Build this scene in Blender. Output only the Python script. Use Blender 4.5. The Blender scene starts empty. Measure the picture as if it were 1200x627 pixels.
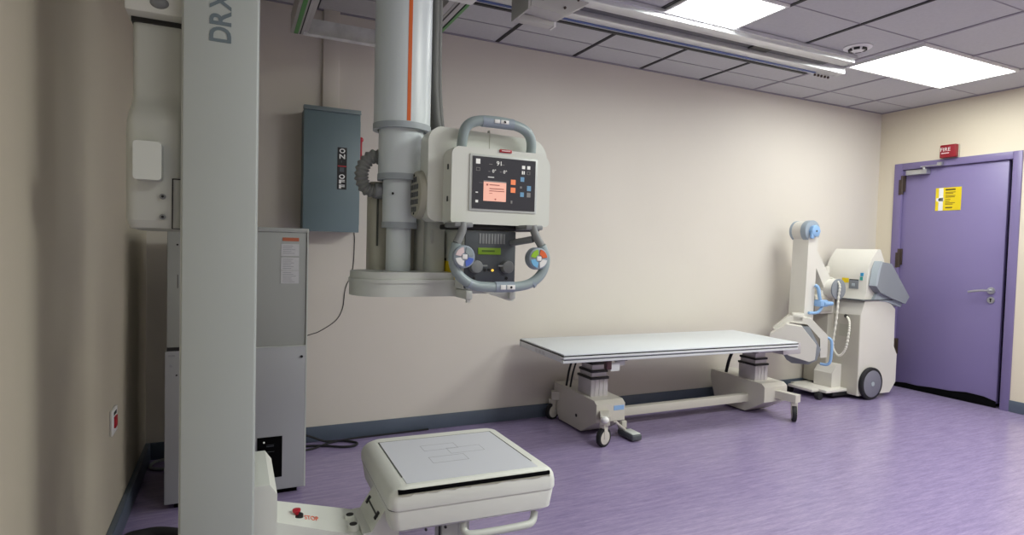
import bpy, bmesh, math, random
from mathutils import Vector, Matrix
random.seed(7)
C = bpy.context.scene.collection
PI = math.pi
sc = bpy.context.scene
sc.view_settings.view_transform = 'Standard'
sc.view_settings.look = 'None'
sc.view_settings.exposure = 0.0

# ------------------------------------------------------------------ materials
def mat(name, col, rough=0.5, metal=0.0, noise=0.0, nscale=8.0, emit=None, estr=0.0, spec=0.5, bump=0.0, bscale=200.0):
    m = bpy.data.materials.new(name); m.use_nodes = True
    nt = m.node_tree; b = nt.nodes['Principled BSDF']
    b.inputs['Base Color'].default_value = (*col, 1); b.inputs['Roughness'].default_value = rough
    b.inputs['Metallic'].default_value = metal; b.inputs['Specular IOR Level'].default_value = spec
    if noise > 0:
        tc = nt.nodes.new('ShaderNodeTexCoord'); n = nt.nodes.new('ShaderNodeTexNoise')
        n.inputs['Scale'].default_value = nscale; n.inputs['Detail'].default_value = 5
        r = nt.nodes.new('ShaderNodeValToRGB')
        r.color_ramp.elements[0].position = .3; r.color_ramp.elements[1].position = .7
        r.color_ramp.elements[0].color = (*[c*(1-noise) for c in col], 1)
        r.color_ramp.elements[1].color = (*[min(1, c*(1+noise)) for c in col], 1)
        nt.links.new(tc.outputs['Object'], n.inputs['Vector'])
        nt.links.new(n.outputs['Fac'], r.inputs['Fac']); nt.links.new(r.outputs['Color'], b.inputs['Base Color'])
    if bump > 0:
        tc = nt.nodes.new('ShaderNodeTexCoord'); n = nt.nodes.new('ShaderNodeTexNoise')
        n.inputs['Scale'].default_value = bscale; n.inputs['Detail'].default_value = 3
        bp = nt.nodes.new('ShaderNodeBump'); bp.inputs['Strength'].default_value = bump; bp.inputs['Distance'].default_value = .002
        nt.links.new(tc.outputs['Object'], n.inputs['Vector'])
        nt.links.new(n.outputs['Fac'], bp.inputs['Height']); nt.links.new(bp.outputs['Normal'], b.inputs['Normal'])
    if emit:
        b.inputs['Emission Color'].default_value = (*emit, 1); b.inputs['Emission Strength'].default_value = estr
    return m

def S(r, g, b):   # sRGB 0-255 -> linear
    f = lambda c: (c/255/12.92) if c/255 <= .04045 else ((c/255+.055)/1.055)**2.4
    return (f(r), f(g), f(b))

def floor_material():
    m = mat('vinyl_floor', S(150, 132, 172), .3)
    nt = m.node_tree; b = nt.nodes['Principled BSDF']
    tc = nt.nodes.new('ShaderNodeTexCoord')
    def noise(sx, sy, scale, det, rot=0):
        mp = nt.nodes.new('ShaderNodeMapping'); mp.inputs['Scale'].default_value = (sx, sy, 1); mp.inputs['Rotation'].default_value = (0, 0, rot)
        n = nt.nodes.new('ShaderNodeTexNoise'); n.inputs['Scale'].default_value = scale; n.inputs['Detail'].default_value = det
        n.inputs['Roughness'].default_value = .65
        nt.links.new(tc.outputs['Object'], mp.inputs['Vector']); nt.links.new(mp.outputs['Vector'], n.inputs['Vector'])
        return n
    def ramp(n, p0, c0, p1, c1):
        r = nt.nodes.new('ShaderNodeValToRGB'); e = r.color_ramp.elements
        e[0].position = p0; e[0].color = (*c0, 1); e[1].position = p1; e[1].color = (*c1, 1)
        nt.links.new(n.outputs['Fac'], r.inputs['Fac']); return r
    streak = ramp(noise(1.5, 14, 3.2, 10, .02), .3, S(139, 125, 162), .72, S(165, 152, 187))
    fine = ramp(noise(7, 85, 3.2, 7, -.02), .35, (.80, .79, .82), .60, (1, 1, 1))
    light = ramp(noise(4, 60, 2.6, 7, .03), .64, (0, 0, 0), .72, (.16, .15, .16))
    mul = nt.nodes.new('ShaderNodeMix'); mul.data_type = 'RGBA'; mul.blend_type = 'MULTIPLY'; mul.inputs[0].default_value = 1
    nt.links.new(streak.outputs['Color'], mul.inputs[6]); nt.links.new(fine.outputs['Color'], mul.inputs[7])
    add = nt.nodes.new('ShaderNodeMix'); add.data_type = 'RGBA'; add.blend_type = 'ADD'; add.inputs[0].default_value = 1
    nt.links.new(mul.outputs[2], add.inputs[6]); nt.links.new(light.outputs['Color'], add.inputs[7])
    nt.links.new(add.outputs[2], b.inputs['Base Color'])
    rr = nt.nodes.new('ShaderNodeMapRange'); rr.inputs['To Min'].default_value = .14; rr.inputs['To Max'].default_value = .3
    nz = noise(3, 8, 3, 4); nt.links.new(nz.outputs['Fac'], rr.inputs['Value']); nt.links.new(rr.outputs['Result'], b.inputs['Roughness'])
    bp = nt.nodes.new('ShaderNodeBump'); bp.inputs['Strength'].default_value = .12; bp.inputs['Distance'].default_value = .003
    nz2 = noise(4, 4, 5, 4); nt.links.new(nz2.outputs['Fac'], bp.inputs['Height']); nt.links.new(bp.outputs['Normal'], b.inputs['Normal'])
    return m

M = dict(
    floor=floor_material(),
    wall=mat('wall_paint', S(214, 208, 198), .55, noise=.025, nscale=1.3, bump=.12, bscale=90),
    wall_l=mat('wall_paint_left_dimmed', S(192, 184, 165), .55, noise=.03, nscale=1.6, bump=.12, bscale=90),  # yellower paint, also darkened to offset the lamp light on this wall
    wall_r=mat('wall_paint_warm', S(220, 210, 189), .6, noise=.025, nscale=1.3, bump=.12, bscale=90),
    tile=mat('ceiling_tile', S(190, 190, 190), .9, noise=.03, nscale=60, bump=.3, bscale=260),
    tbar=mat('tbar_grey', S(146, 142, 150), .6), tblack=mat('tbar_black', S(22, 22, 26), .6),
    skirt=mat('skirting_slate', S(88, 99, 114), .42, noise=.06, nscale=5),
    beige=mat('equipment_grey', S(200, 204, 197), .42, noise=.02, nscale=4),
    colm=mat('column_grey', S(174, 181, 177), .45, noise=.02, nscale=3),
    off=mat('equipment_white', S(220, 223, 215), .4, noise=.02, nscale=4),
    offd=mat('equipment_stone', S(176, 175, 160), .45, noise=.02, nscale=4),  # darker grey-beige tone for shells, caps and grilles
    tubeblue=mat('tube_grey', S(214, 223, 225), .32, noise=.015, nscale=4),
    tubedk=mat('ring_grey', S(164, 173, 178), .4),
    handle=mat('handle_grey', S(150, 164, 166), .38, noise=.02, nscale=10),
    grey=mat('mid_grey', S(128, 131, 132), .45, noise=.02), greyd=mat('dark_grey', S(74, 79, 84), .45, noise=.03, nscale=10),
    steelgrey=mat('cabinet_steel', S(160, 163, 160), .45, noise=.02, nscale=3),
    steelgrey2=mat('cabinet_steel_lower', S(164, 166, 171), .45, noise=.02, nscale=3),
    trimlight=mat('trim_light', S(205, 210, 206), .4),
    black=mat('black_plastic', S(16, 16, 18), .5), blackmat=mat('black_matte', S(7, 7, 9), .95, spec=.1), rubber=mat('black_rubber', S(24, 24, 28), .7),
    slate=mat('disconnect_grey', S(108, 127, 132), .42, noise=.04, nscale=5),
    slated=mat('disconnect_edge', S(124, 138, 141), .42, noise=.05, nscale=9),
    white=mat('white_plastic', S(232, 232, 230), .4), paper=mat('paper', S(205, 206, 208), .8, noise=.03, nscale=90),
    papertxt=mat('paper_print', S(150, 152, 158), .8),
    red=mat('red_plastic', S(176, 26, 44), .35), redd=mat('alarm_red', S(140, 22, 36), .4, noise=.05, nscale=30),
    orange=mat('orange_stripe', S(214, 96, 22), .45), orangetxt=mat('orange_ink', S(236, 112, 80), .6),
    lettering=mat('lettering_grey', S(104, 118, 124), .5),
    yellow=mat('yellow_label', S(236, 206, 10), .5), ygold=mat('yellow_sign', S(226, 200, 6), .5),
    ink=mat('sign_ink', S(120, 96, 8), .6), inkd=mat('dark_ink', S(46, 40, 14), .6),
    purple=mat('door_purple', S(128, 117, 161), .4, noise=.025, nscale=2.5), purplef=mat('frame_purple', S(121, 110, 152), .4, noise=.03, nscale=3),
    hinge=mat('hinge_dark', S(74, 62, 56), .5, .4, noise=.1, nscale=30), metal=mat('brushed_metal', S(196, 198, 200), .28, .9, noise=.03, nscale=30),
    alu=mat('aluminium_rail', S(215, 217, 220), .3, .6, noise=.03, nscale=10), alud=mat('aluminium_dark', S(96, 96, 100), .5, .3),
    barsil=mat('galvanised_steel', S(232, 234, 230), .5, .25, noise=.12, nscale=14),
    plate=mat('bracket_grey', S(190, 189, 184), .5, .0, noise=.03), green=mat('green_stripe', S(98, 158, 92), .5), blue=mat('blue_stripe', S(52, 84, 150), .4),
    tabletop=mat('table_laminate', S(222, 228, 232), .3, noise=.015, nscale=3), alutrim=mat('table_edge', S(214, 218, 220), .35, .1),
    tablebody=mat('table_cream', S(200, 196, 186), .45, noise=.025, nscale=5), tcol=mat('table_column', S(188, 184, 186), .4, .15),
    cartw=mat('cart_white', S(216, 213, 205), .42, noise=.015, nscale=4), cartf=mat('cart_front', S(186, 182, 170), .45, noise=.015, nscale=4),
    cgrey=mat('cart_grey', S(132, 137, 144), .45, noise=.02), cgreyl=mat('cart_light_grey', S(168, 178, 186), .4), wheelg=mat('wheel_grey', S(122, 122, 134), .45),
    sky=mat('sky_blue', S(138, 176, 218), .4), bluegrey=mat('blue_grey', S(148, 160, 172), .4),
    plateband=mat('plate_white', S(204, 208, 216), .3, noise=.01), line=mat('line_grey', S(150, 154, 160), .5), linedk=mat('groove_dark', S(70, 74, 68), .6),
    screen=mat('screen_dark', S(46, 46, 52), .3, emit=S(46, 46, 52), estr=.35),
    dialog=mat('screen_dialog', S(232, 176, 158), .4, emit=S(236, 176, 156), estr=.45),
    s_or=mat('screen_orange', S(226, 128, 84), .4, emit=S(226, 128, 84), estr=.45), s_bl=mat('screen_blue', S(96, 136, 166), .4, emit=S(96, 136, 166), estr=.4),
    s_wh=mat('screen_white', S(214, 214, 210), .4, emit=S(214, 214, 210), estr=.4), s_gr=mat('screen_grey', S(120, 118, 116), .4, emit=S(120, 118, 116), estr=.35),
    dlgtxt=mat('screen_dialog_ink', S(176, 110, 100), .4), lcd=mat('lcd_green', S(104, 134, 30), .4, emit=S(104, 134, 30), estr=.25), lcdtxt=mat('lcd_ink', S(66, 96, 20), .5),
    led=mat('led_yellow', S(240, 200, 80), .4, emit=S(250, 200, 80), estr=1.0),
    p_pink=mat('pad_pink', S(226, 206, 206), .4), p_blue=mat('pad_blue', S(84, 112, 200), .4), p_green=mat('pad_green', S(150, 196, 50), .4), p_or=mat('pad_orange', S(226, 104, 56), .4), p_sky=mat('pad_sky', S(120, 184, 224), .4),
    hose=mat('hose_grey', S(126, 128, 124), .55, noise=.05, nscale=20), hosed=mat('hose_dark', S(96, 97, 94), .5, noise=.05, nscale=20), cream=mat('cable_cream', S(226, 224, 212), .45),
    glow=mat('light_diffuser', (1, 1, 1), .5, emit=(.97, 1, .955), estr=17.0), stain=mat('stain', S(120, 124, 110), .7),
)

# ------------------------------------------------------------------ mesh helpers
class B:
    def __init__(s): s.bm = bmesh.new()
    def _merge(s, t, bev=0, seg=2, rot=None):
        if bev > 0:
            es = [e for e in t.edges if len(e.link_faces) == 2 and e.calc_face_angle(0) > math.radians(28)]
            bmesh.ops.bevel(t, geom=es, offset=bev, segments=seg, profile=.5, affect='EDGES', clamp_overlap=True)
        if rot is not None: bmesh.ops.transform(t, matrix=rot, verts=t.verts)
        bmesh.ops.recalc_face_normals(t, faces=t.faces)
        me = bpy.data.meshes.new('tmp'); t.to_mesh(me); t.free(); s.bm.from_mesh(me); bpy.data.meshes.remove(me)
        return s
    def box(s, x0, x1, y0, y1, z0, z1, bev=0, seg=2, rot=None):
        t = bmesh.new(); bmesh.ops.create_cube(t, size=1)
        for v in t.verts:
            v.co = Vector(((x0+x1)/2 + v.co.x*abs(x1-x0), (y0+y1)/2 + v.co.y*abs(y1-y0), (z0+z1)/2 + v.co.z*abs(z1-z0)))
        return s._merge(t, bev, seg, rot)
    def prism(s, pts, axis, a0, a1, bev=0, seg=2, rot=None, off=(0, 0)):
        f = {'x': lambda p, a: (a, p[0], p[1]), 'y': lambda p, a: (p[0], a, p[1]), 'z': lambda p, a: (p[0], p[1], a)}[axis]
        t = bmesh.new()
        v0 = [t.verts.new(f(p, a0)) for p in pts]; v1 = [t.verts.new(f((p[0]+off[0], p[1]+off[1]), a1)) for p in pts]
        n = len(pts); t.faces.new(v0); t.faces.new(v1[::-1])
        for i in range(n): t.faces.new((v0[i], v1[i], v1[(i+1) % n], v0[(i+1) % n]))
        return s._merge(t, bev, seg, rot)
    def hexa(s, bot, top, bev=0, seg=2, rot=None):
        t = bmesh.new(); a = [t.verts.new(p) for p in bot]; b = [t.verts.new(p) for p in top]; n = len(a)
        t.faces.new(a); t.faces.new(b[::-1])
        for i in range(n): t.faces.new((a[i], b[i], b[(i+1) % n], a[(i+1) % n]))
        return s._merge(t, bev, seg, rot)
    def cyl(s, p0, p1, r, r2=None, n=32, bev=0, seg=2, rot=None):
        p0, p1 = Vector(p0), Vector(p1); d = p1-p0; r2 = r if r2 is None else r2
        t = bmesh.new(); bmesh.ops.create_cone(t, cap_ends=True, segments=n, radius1=r, radius2=r2, depth=d.length)
        q = d.to_track_quat('Z', 'Y').to_matrix().to_4x4(); q.translation = (p0+p1)/2
        bmesh.ops.transform(t, matrix=q, verts=t.verts)
        return s._merge(t, bev, seg, rot)
    def ring(s, p0, p1, r, ri, n=40):
        p0, p1 = Vector(p0), Vector(p1); q = (p1-p0).to_track_quat('Z', 'Y').to_matrix()
        t = bmesh.new(); L = []
        for p, rr in ((p0, ri), (p0, r), (p1, r), (p1, ri)):
            L.append([t.verts.new(p + q @ Vector((math.cos(2*PI*i/n)*rr, math.sin(2*PI*i/n)*rr, 0))) for i in range(n)])
        for k in range(4):
            A, Bq = L[k], L[(k+1) % 4]
            for i in range(n): t.faces.new((A[i], A[(i+1) % n], Bq[(i+1) % n], Bq[i]))
        return s._merge(t)
    def tube(s, path, r, closed=False, n=14, cap=True, rot=None, smooth=0):
        P = [Vector(p) for p in path]
        if smooth: P = crom(P, smooth, closed)
        N = len(P); t = bmesh.new(); rings = []; up = None
        for i, p in enumerate(P):
            if closed: d = (P[(i+1) % N]-P[i-1]).normalized()
            else: d = (P[min(i+1, N-1)]-P[max(i-1, 0)]).normalized()
            if up is None: up = d.orthogonal().normalized()
            else: up = (up-d*up.dot(d)).normalized()
            w = d.cross(up); rr = r(i/(N-1)) if callable(r) else r
            rings.append([t.verts.new(p + (up*math.cos(2*PI*k/n)+w*math.sin(2*PI*k/n))*rr) for k in range(n)])
        for i in range(N if closed else N-1):
            A, Bq = rings[i], rings[(i+1) % N]
            for k in range(n): t.faces.new((A[k], A[(k+1) % n], Bq[(k+1) % n], Bq[k]))
        if cap and not closed: t.faces.new(rings[0][::-1]); t.faces.new(rings[-1])
        return s._merge(t, 0, 2, rot)
    def ball(s, c, r, sx=1, sy=1, sz=1):
        t = bmesh.new(); bmesh.ops.create_uvsphere(t, u_segments=20, v_segments=12, radius=r)
        for v in t.verts: v.co = Vector((v.co.x*sx, v.co.y*sy, v.co.z*sz))+Vector(c)
        return s._merge(t)
    def loft(s, rings):
        t = bmesh.new(); R = [[t.verts.new(p) for p in r] for r in rings]; n = len(R[0])
        for i in range(len(R)-1):
            for k in range(n): t.faces.new((R[i][k], R[i][(k+1) % n], R[i+1][(k+1) % n], R[i+1][k]))
        t.faces.new(R[0][::-1]); t.faces.new(R[-1])
        return s._merge(t)

def crom(P, k, closed=False):
    out = []; N = len(P)
    for i in range(N if closed else N-1):
        if closed: a, b, c, d = P[i-1], P[i], P[(i+1) % N], P[(i+2) % N]
        else: a, b, c, d = P[max(i-1, 0)], P[i], P[i+1], P[min(i+2, N-1)]
        for j in range(k):
            u = j/k
            out.append(.5*((2*b)+(c-a)*u+(2*a-5*b+4*c-d)*u*u+(3*b-a-3*c+d)*u**3))
    if not closed: out.append(P[-1])
    return out

def rrect(x0, x1, y0, y1, r, n=6):
    pts = []
    rs = r if isinstance(r, (list, tuple)) else [r]*4   # corners: (x1,y1),(x0,y1),(x0,y0),(x1,y0)
    for (cx, cy, a, q) in ((x1, y1, 0, rs[0]), (x0, y1, 90, rs[1]), (x0, y0, 180, rs[2]), (x1, y0, 270, rs[3])):
        ox = cx-q if cx == x1 else cx+q; oy = cy-q if cy == y1 else cy+q
        for i in range(n+1):
            t = math.radians(a+90*i/n); pts.append((ox+q*math.cos(t), oy+q*math.sin(t)))
    return pts

def origin(o):
    v = Vector((0, 0, 0))
    while o is not None: v += o.location; o = o.parent
    return v

def obj(name, b, m, parent=None, label=None, local=False, flat=False):
    me = bpy.data.meshes.new(name)
    if parent is not None and not local:
        bmesh.ops.translate(b.bm, vec=-origin(parent), verts=b.bm.verts)
    b.bm.to_mesh(me); b.bm.free()
    me.materials.append(M[m] if isinstance(m, str) else m)
    if not flat:
        me.polygons.foreach_set('use_smooth', [True]*len(me.polygons)); me.set_sharp_from_angle(angle=math.radians(32))
    o = bpy.data.objects.new(name, me); C.objects.link(o)
    if parent is not None: o.parent = parent
    if label: o['label'] = label
    return o

def thing(name, label, cat, loc=(0, 0, 0), rotz=0, group=None):
    o = bpy.data.objects.new(name, None); C.objects.link(o); o.empty_display_size = .05
    o.location = loc; o.rotation_euler = (0, 0, rotz); o['label'] = label; o['category'] = cat
    if group: o['group'] = group
    return o

def islands(b, gap=.0005):
    """separate a built mesh into its separate pieces (pieces whose boxes touch stay together)"""
    bm = b.bm; bm.verts.ensure_lookup_table(); seen = set(); parts = []
    for v in bm.verts:
        if v in seen: continue
        st = [v]; seen.add(v); comp = []
        while st:
            q = st.pop(); comp.append(q)
            for e in q.link_edges:
                w_ = e.other_vert(q)
                if w_ not in seen: seen.add(w_); st.append(w_)
        parts.append(comp)
    box = lambda c: [(min(v.co[k] for v in c)-gap, max(v.co[k] for v in c)+gap) for k in range(3)]
    go = True
    while go:
        go = False
        for i in range(len(parts)):
            for j in range(i+1, len(parts)):
                if all(p[0] <= q[1] and q[0] <= p[1] for p, q in zip(box(parts[i]), box(parts[j]))):
                    parts[i] += parts.pop(j); go = True; break
            if go: break
    out = []
    for c in parts:
        n = B(); mp = {v: n.bm.verts.new(v.co) for v in c}
        for f in {f for v in c for f in v.link_faces}: n.bm.faces.new([mp[v] for v in f.verts])
        out.append(n)
    bm.free()
    return out

def objs(name, b, m, parent=None, **k):
    r = [obj(name, p, m, parent, **k) for p in islands(b)]
    return r[0]

def tag(o, label, cat, group=None):
    o['label'] = label; o['category'] = cat
    if group: o['group'] = group
    return o

def rebase(o):
    """put the origin of a top-level mesh at the middle of its base"""
    me = o.data; xs = [v.co for v in me.vertices]
    c = Vector(((min(v.x for v in xs)+max(v.x for v in xs))/2, (min(v.y for v in xs)+max(v.y for v in xs))/2, min(v.z for v in xs)))
    me.transform(Matrix.Translation(-c)); o.location = c
    return o

def struct(name, b, m, parent=None):
    o = obj(name, b, m, parent)
    if parent is None: o['kind'] = 'structure'
    return o

def text_bm(strings, org, xd, yd, height, width=None, depth=.0012, bold=0.0):
    """one mesh of built lettering; strings = [(text, dx, dy, h, w)] placed from org along xd / yd (bottom left corner)"""
    b = B(); xd, yd = Vector(xd).normalized(), Vector(yd).normalized(); nz = xd.cross(yd)
    for (tx, dx, dy, h, w) in strings:
        cu = bpy.data.curves.new('txt', 'FONT'); cu.body = tx; cu.size = 1; cu.extrude = .02; cu.offset = bold
        cu.resolution_u = 4
        to = bpy.data.objects.new('txt', cu); C.objects.link(to)
        dg = bpy.context.evaluated_depsgraph_get(); me = bpy.data.meshes.new_from_object(to.evaluated_get(dg))
        bpy.data.objects.remove(to); bpy.data.curves.remove(cu)
        x0 = min(v.co.x for v in me.vertices); x1 = max(v.co.x for v in me.vertices); y0 = min(v.co.y for v in me.vertices); y1 = max(v.co.y for v in me.vertices)
        sy = h/(y1-y0); sx = (w/(x1-x0)) if w else sy
        for v in me.vertices:
            x, y, z = (v.co.x-x0)*sx+dx, (v.co.y-y0)*sy+dy, (v.co.z/.02)*depth*.5
            v.co = Vector(org)+xd*x+yd*y+nz*z
        b.bm.from_mesh(me); bpy.data.meshes.remove(me)
    return b

# ------------------------------------------------------------------ the room
D, R, LX, H = 3.68, 5.57, -.42, 2.555
FY = -2.2
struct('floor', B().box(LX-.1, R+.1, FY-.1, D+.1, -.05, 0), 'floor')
struct('ceiling', B().box(LX-.1, R+.1, FY-.1, D+.1, H, H+.05), 'tile')
struct('wall_back', B().box(LX-.1, R+.1, D, D+.1, 0, H), 'wall')
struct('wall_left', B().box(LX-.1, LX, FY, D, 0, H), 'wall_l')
struct('wall_front', B().box(LX-.1, R+.1, FY-.1, FY, 0, H), 'wall')
DY0, DY1, DZ = 2.545, 3.515, 2.045
b = B(); b.box(R, R+.1, FY, DY0, 0, H); b.box(R, R+.1, DY1, D, 0, H); b.box(R, R+.1, DY0, DY1, DZ, H)
struct('wall_right', b, 'wall_r')
struct('doorway_dark_backing', B().box(R+.095, R+.1, DY0, DY1, 0, DZ), 'blackmat')  # black sheet closing the doorway, puts the shade of the door gaps into colour
struct('baseboard_back', B().box(LX, R, D-.012, D, 0, .092, .003), 'skirt')
struct('baseboard_left', B().box(LX, LX+.025, FY, D-.012, 0, .095, .004), 'skirt')
b = B(); b.box(R-.012, R, FY, DY0, 0, .092, .003); b.box(R-.012, R, DY1, D-.012, 0, .092, .003)
struct('baseboard_right', b, 'skirt')
b = B(); b2 = B()
xs = [-.15+.575*i-.01 for i in range(-1, 11)]
xs = [.42, 1.0, 1.565, 2.157, 2.735, 3.312, 3.885, 4.46, 5.045]
for x in xs: (b2 if x < 3.6 else b).box(x-.012, x+.012, FY, D, H-.005, H)
for y in (3.40, 2.865, 2.335, 1.80, 1.27, .74, .21, -.32, -.85, -1.4): b.box(LX, R, y-.003, y+.003, H-.003, H)
b.box(LX, R, D-.018, D, H-.006, H); b.box(R-.018, R, FY, D, H-.006, H)
struct('trim_2', b, 'tbar'); struct('trim_3', b2, 'tblack')

# door
dr = struct('door_1', B().box(R+.012, R+.052, 2.632, 3.452, .035, 1.995, .003), 'purple')
b = B()
b.box(R-.014, R+.1, DY1-.062, DY1+.01, 0, DZ+.012, .003); b.box(R-.014, R+.1, DY0-.01, DY0+.052, 0, DZ+.012, .003); b.box(R-.014, R+.1, DY0+.052, DY1-.062, DZ-.048, DZ+.012, .003)
obj('door_frame', b, 'purplef', dr)
for z in (1.86, 1.19, .36):
    b = B(); b.cyl((R-.004, 3.455, z-.085), (R-.004, 3.455, z+.085), .013, n=16); b.box(R-.002, R+.016, 3.43, 3.45, z-.06, z+.085, .003); b.box(R-.019, R-.012, 3.455, 3.478, z-.09, z+.05, .003)
    obj('hinge', b, 'hinge', dr)
b = B(); b.cyl((R+.014, 2.705, .945), (R-.004, 2.705, .945), .028, n=24, bev=.003); b.cyl((R-.004, 2.705, .945), (R-.045, 2.705, .945), .011, n=16)
b.tube([(R-.045, 2.70, .945), (R-.05, 2.74, .945), (R-.05, 2.80, .936), (R-.046, 2.845, .925)], .0095)
obj('door_handle', b, 'metal', dr)
b = B(); b.cyl((R+.014, 2.705, .868), (R+.002, 2.705, .868), .027, n=24, bev=.003)
kc = obj('keyhole_plate', b, 'metal', dr)
b = B(); b.cyl((R+.004, 2.705, .875), (R, 2.705, .875), .008, n=12); b.box(R, R+.004, 2.701, 2.709, .852, .875)
obj('keyhole', b, 'black', kc)
b = B(); b.box(R-.05, R+.014, 3.22, 3.40, 1.94, 1.985, .006); b.cyl((R-.02, 3.26, 1.985), (R-.02, 3.26, 2.005), .014, n=16)
cl = obj('door_closer', b, 'metal', dr)
b = B(); b.box(R-.045, R-.03, 3.12, 3.28, 2.003, 2.011, .002); b.box(R-.05, R-.012, 3.10, 3.14, 2.0, 2.03, .003)
obj('closer_arm', b, 'metal', cl)
b = B()
pr = [(3.45, .002), (2.632, .002), (2.632, .052), (2.72, .075), (2.85, .080), (2.98, .062), (3.12, .058), (3.25, .046), (3.35, .05), (3.45, .04)]
b.prism(pr, 'x', R+.006, R+.012)
obj('door_foot_dark_gap', b, 'blackmat', dr, 'black strip drawing the uneven dark gap under the door')  # black profile paints the dark gap below the leaf

# ------------------------------------------------------------------ lights and ceiling fixtures
def ceiling_light(x0, x1, y0, y1, label):
    t = thing('ceiling_light', label, 'ceiling light', ((x0+x1)/2, (y0+y1)/2, H-.02), 0, 'fluorescent ceiling panels')
    b = B(); w = .018
    b.box(x0, x1, y0, y0+w, H-.016, H+.004); b.box(x0, x1, y1-w, y1, H-.016, H+.004); b.box(x0, x0+w, y0+w, y1-w, H-.016, H+.004); b.box(x1-w, x1, y0+w, y1-w, H-.016, H+.004)
    obj('frame', b, 'white', t)
    obj('diffuser', B().box(x0+w, x1-w, y0+w, y1-w, H-.011, H-.006), 'glow', t)
ceiling_light(3.945, 5.045, 2.345, 2.885, 'long bright rectangular light panel in the ceiling near the purple door')
ceiling_light(2.17, 2.722, 2.335, 2.845, 'bright square light panel beside the ceiling rail, partly cut off by the frame')
t = thing('downlight', 'round white ceiling fitting with dark slots between rail end and long light panel', 'smoke detector', (3.66, 2.60, H-.03))  # a downlight, modelled unlit with dark slots
b = B(); b.cyl((3.66, 2.60, H), (3.66, 2.60, H-.008), .085, n=40, bev=.003); obj('rim', b, 'white', t)
b = B(); b.cyl((3.66, 2.60, H-.008), (3.66, 2.60, H-.024), .052, .045, n=32, bev=.004); cp = obj('cap', b, 'white', t)
b = B()
for k in range(6):
    a = k*PI/3; b.box(-.017, .017, .036, .052, -.0245, -.012, 0, 2, Matrix.Translation((3.66, 2.60, H)) @ Matrix.Rotation(a, 4, 'Z'))
obj('slot', b, 'black', cp)

def area(name, loc, sx, sy, power, col=(.97, 1, .945)):
    l = bpy.data.lights.new(name, 'AREA'); l.shape = 'RECTANGLE'; l.size = sx; l.size_y = sy; l.energy = power; l.color = col
    o = bpy.data.objects.new(name, l); C.objects.link(o); o.location = loc
    return o
area('ceiling_lamp', (2.5, .45, H-.03), 1.05, .5, 60)
area('ceiling_lamp', (4.5, .45, H-.03), 1.05, .5, 60)
area('ceiling_lamp', (1.25, -.6, H-.03), 1.05, .5, 20)

# ceiling rail
t = thing('ceiling_rail', 'long aluminium double track with blue stripe fixed under the ceiling tiles', 'ceiling rail', (1.2, 2.88, H-.06))
RX0 = .12
b = B(); b.box(RX0, 3.80, 2.715, 2.80, 2.505, H-.004, .003); b.box(RX0, 3.80, 2.70, 2.72, 2.53, H-.004); obj('inner_track', b, 'alu', t)
b = B(); b.box(RX0, 3.72, 2.80, 2.90, 2.53, H-.004); obj('channel', b, 'alud', t)
b = B(); b.box(RX0, 3.96, 2.90, 2.965, 2.50, H-.004, .003); b.box(RX0, 3.93, 2.965, 3.02, 2.502, H-.004, .003)
ot = obj('outer_track', b, 'alu', t)
obj('blue_stripe', B().box(RX0, 3.75, 2.972, 2.994, 2.4985, 2.504), 'blue', ot)
obj('black_edge', B().box(RX0, 3.72, 3.02, 3.045, 2.498, 2.52), 'black', ot)
b = B()
for i in range(5): b.cyl((3.78+i*.035, 3.005, 2.507), (3.78+i*.035, 3.005, 2.488), .008, n=10)
objs('bolt', b, 'hinge', ot)
b = B(); b.box(3.0, 3.16, 2.81, 2.89, 2.521, 2.531); obj('cover_plate', b, 'black', t)

# bracket hanging at the rail
t = thing('rail_bracket', 'grey steel angle bracket bolted under the ceiling rail near the top edge', 'bracket', (1.44, 2.85, 2.39))
b = B(); b.box(1.318, 1.33, 2.70, 2.90, 2.388, 2.54, .002); b.box(1.33, 1.545, 2.845, 2.90, 2.388, 2.422, .004); obj('angle_plate', b, 'plate', t)
b = B(); b.prism([(1.355, 2.425), (1.555, 2.412), (1.73, 2.525), (1.73, 2.54), (1.355, 2.54)], 'y', 2.74, 2.86, .003); fp = obj('cover', b, 'plate', t)
b = B()
for (x, z) in ((1.42, 2.47), (1.55, 2.45), (1.63, 2.505)): b.cyl((x, 2.742, z), (x, 2.734, z), .007, n=10)
objs('bolt', b, 'hinge', fp)
obj('end_cap', B().box(1.545, 1.558, 2.845, 2.90, 2.386, 2.42, .002), 'white', t)

# travelling bridge
t = thing('ceiling_bridge', 'steel overhead bridge frame with green striped rails carrying the x-ray tube column', 'ceiling bridge', (.6, 2.2, 2.3))
for (x0, x1, gx0, gx1) in ((.262, .325, .278, .298), (.905, .968, .962, .9695)):
    b = B(); b.box(x0, x1, .9, 3.40, 2.302, 2.40, .003); b.box(x0+.055 if x0 < .5 else x0-.03, x0+.085 if x0 < .5 else x0+.002, .9, 3.38, 2.305, 2.33)
    r = obj('rail', b, 'plate', t)
    b = B()
    if x0 < .5: b.box(gx0, gx1, .9, 3.39, 2.299, 2.303)
    else: b.box(gx0-.012, gx1, .9, 3.40, 2.2995, 2.345)
    obj('green_stripe', b, 'green', r)
    b = B(); b.box(x0+.045, x0+.05, .9, 3.39, 2.2995, 2.303)
    if x0 > .5: b.box(x0+.012, x0+.018, .9, 3.39, 2.2995, 2.303)
    obj('groove', b, 'black', r)
    for y in (2.75, 2.97):
        b = B(); b.box(x0+.01, x1-.01, y-.03, y+.03, 2.40, 2.495, .004); b.cyl((x0+.005, y, 2.455), (x1-.005, y, 2.455), .03, n=20); obj('roller', b, 'alud', t)
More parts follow.
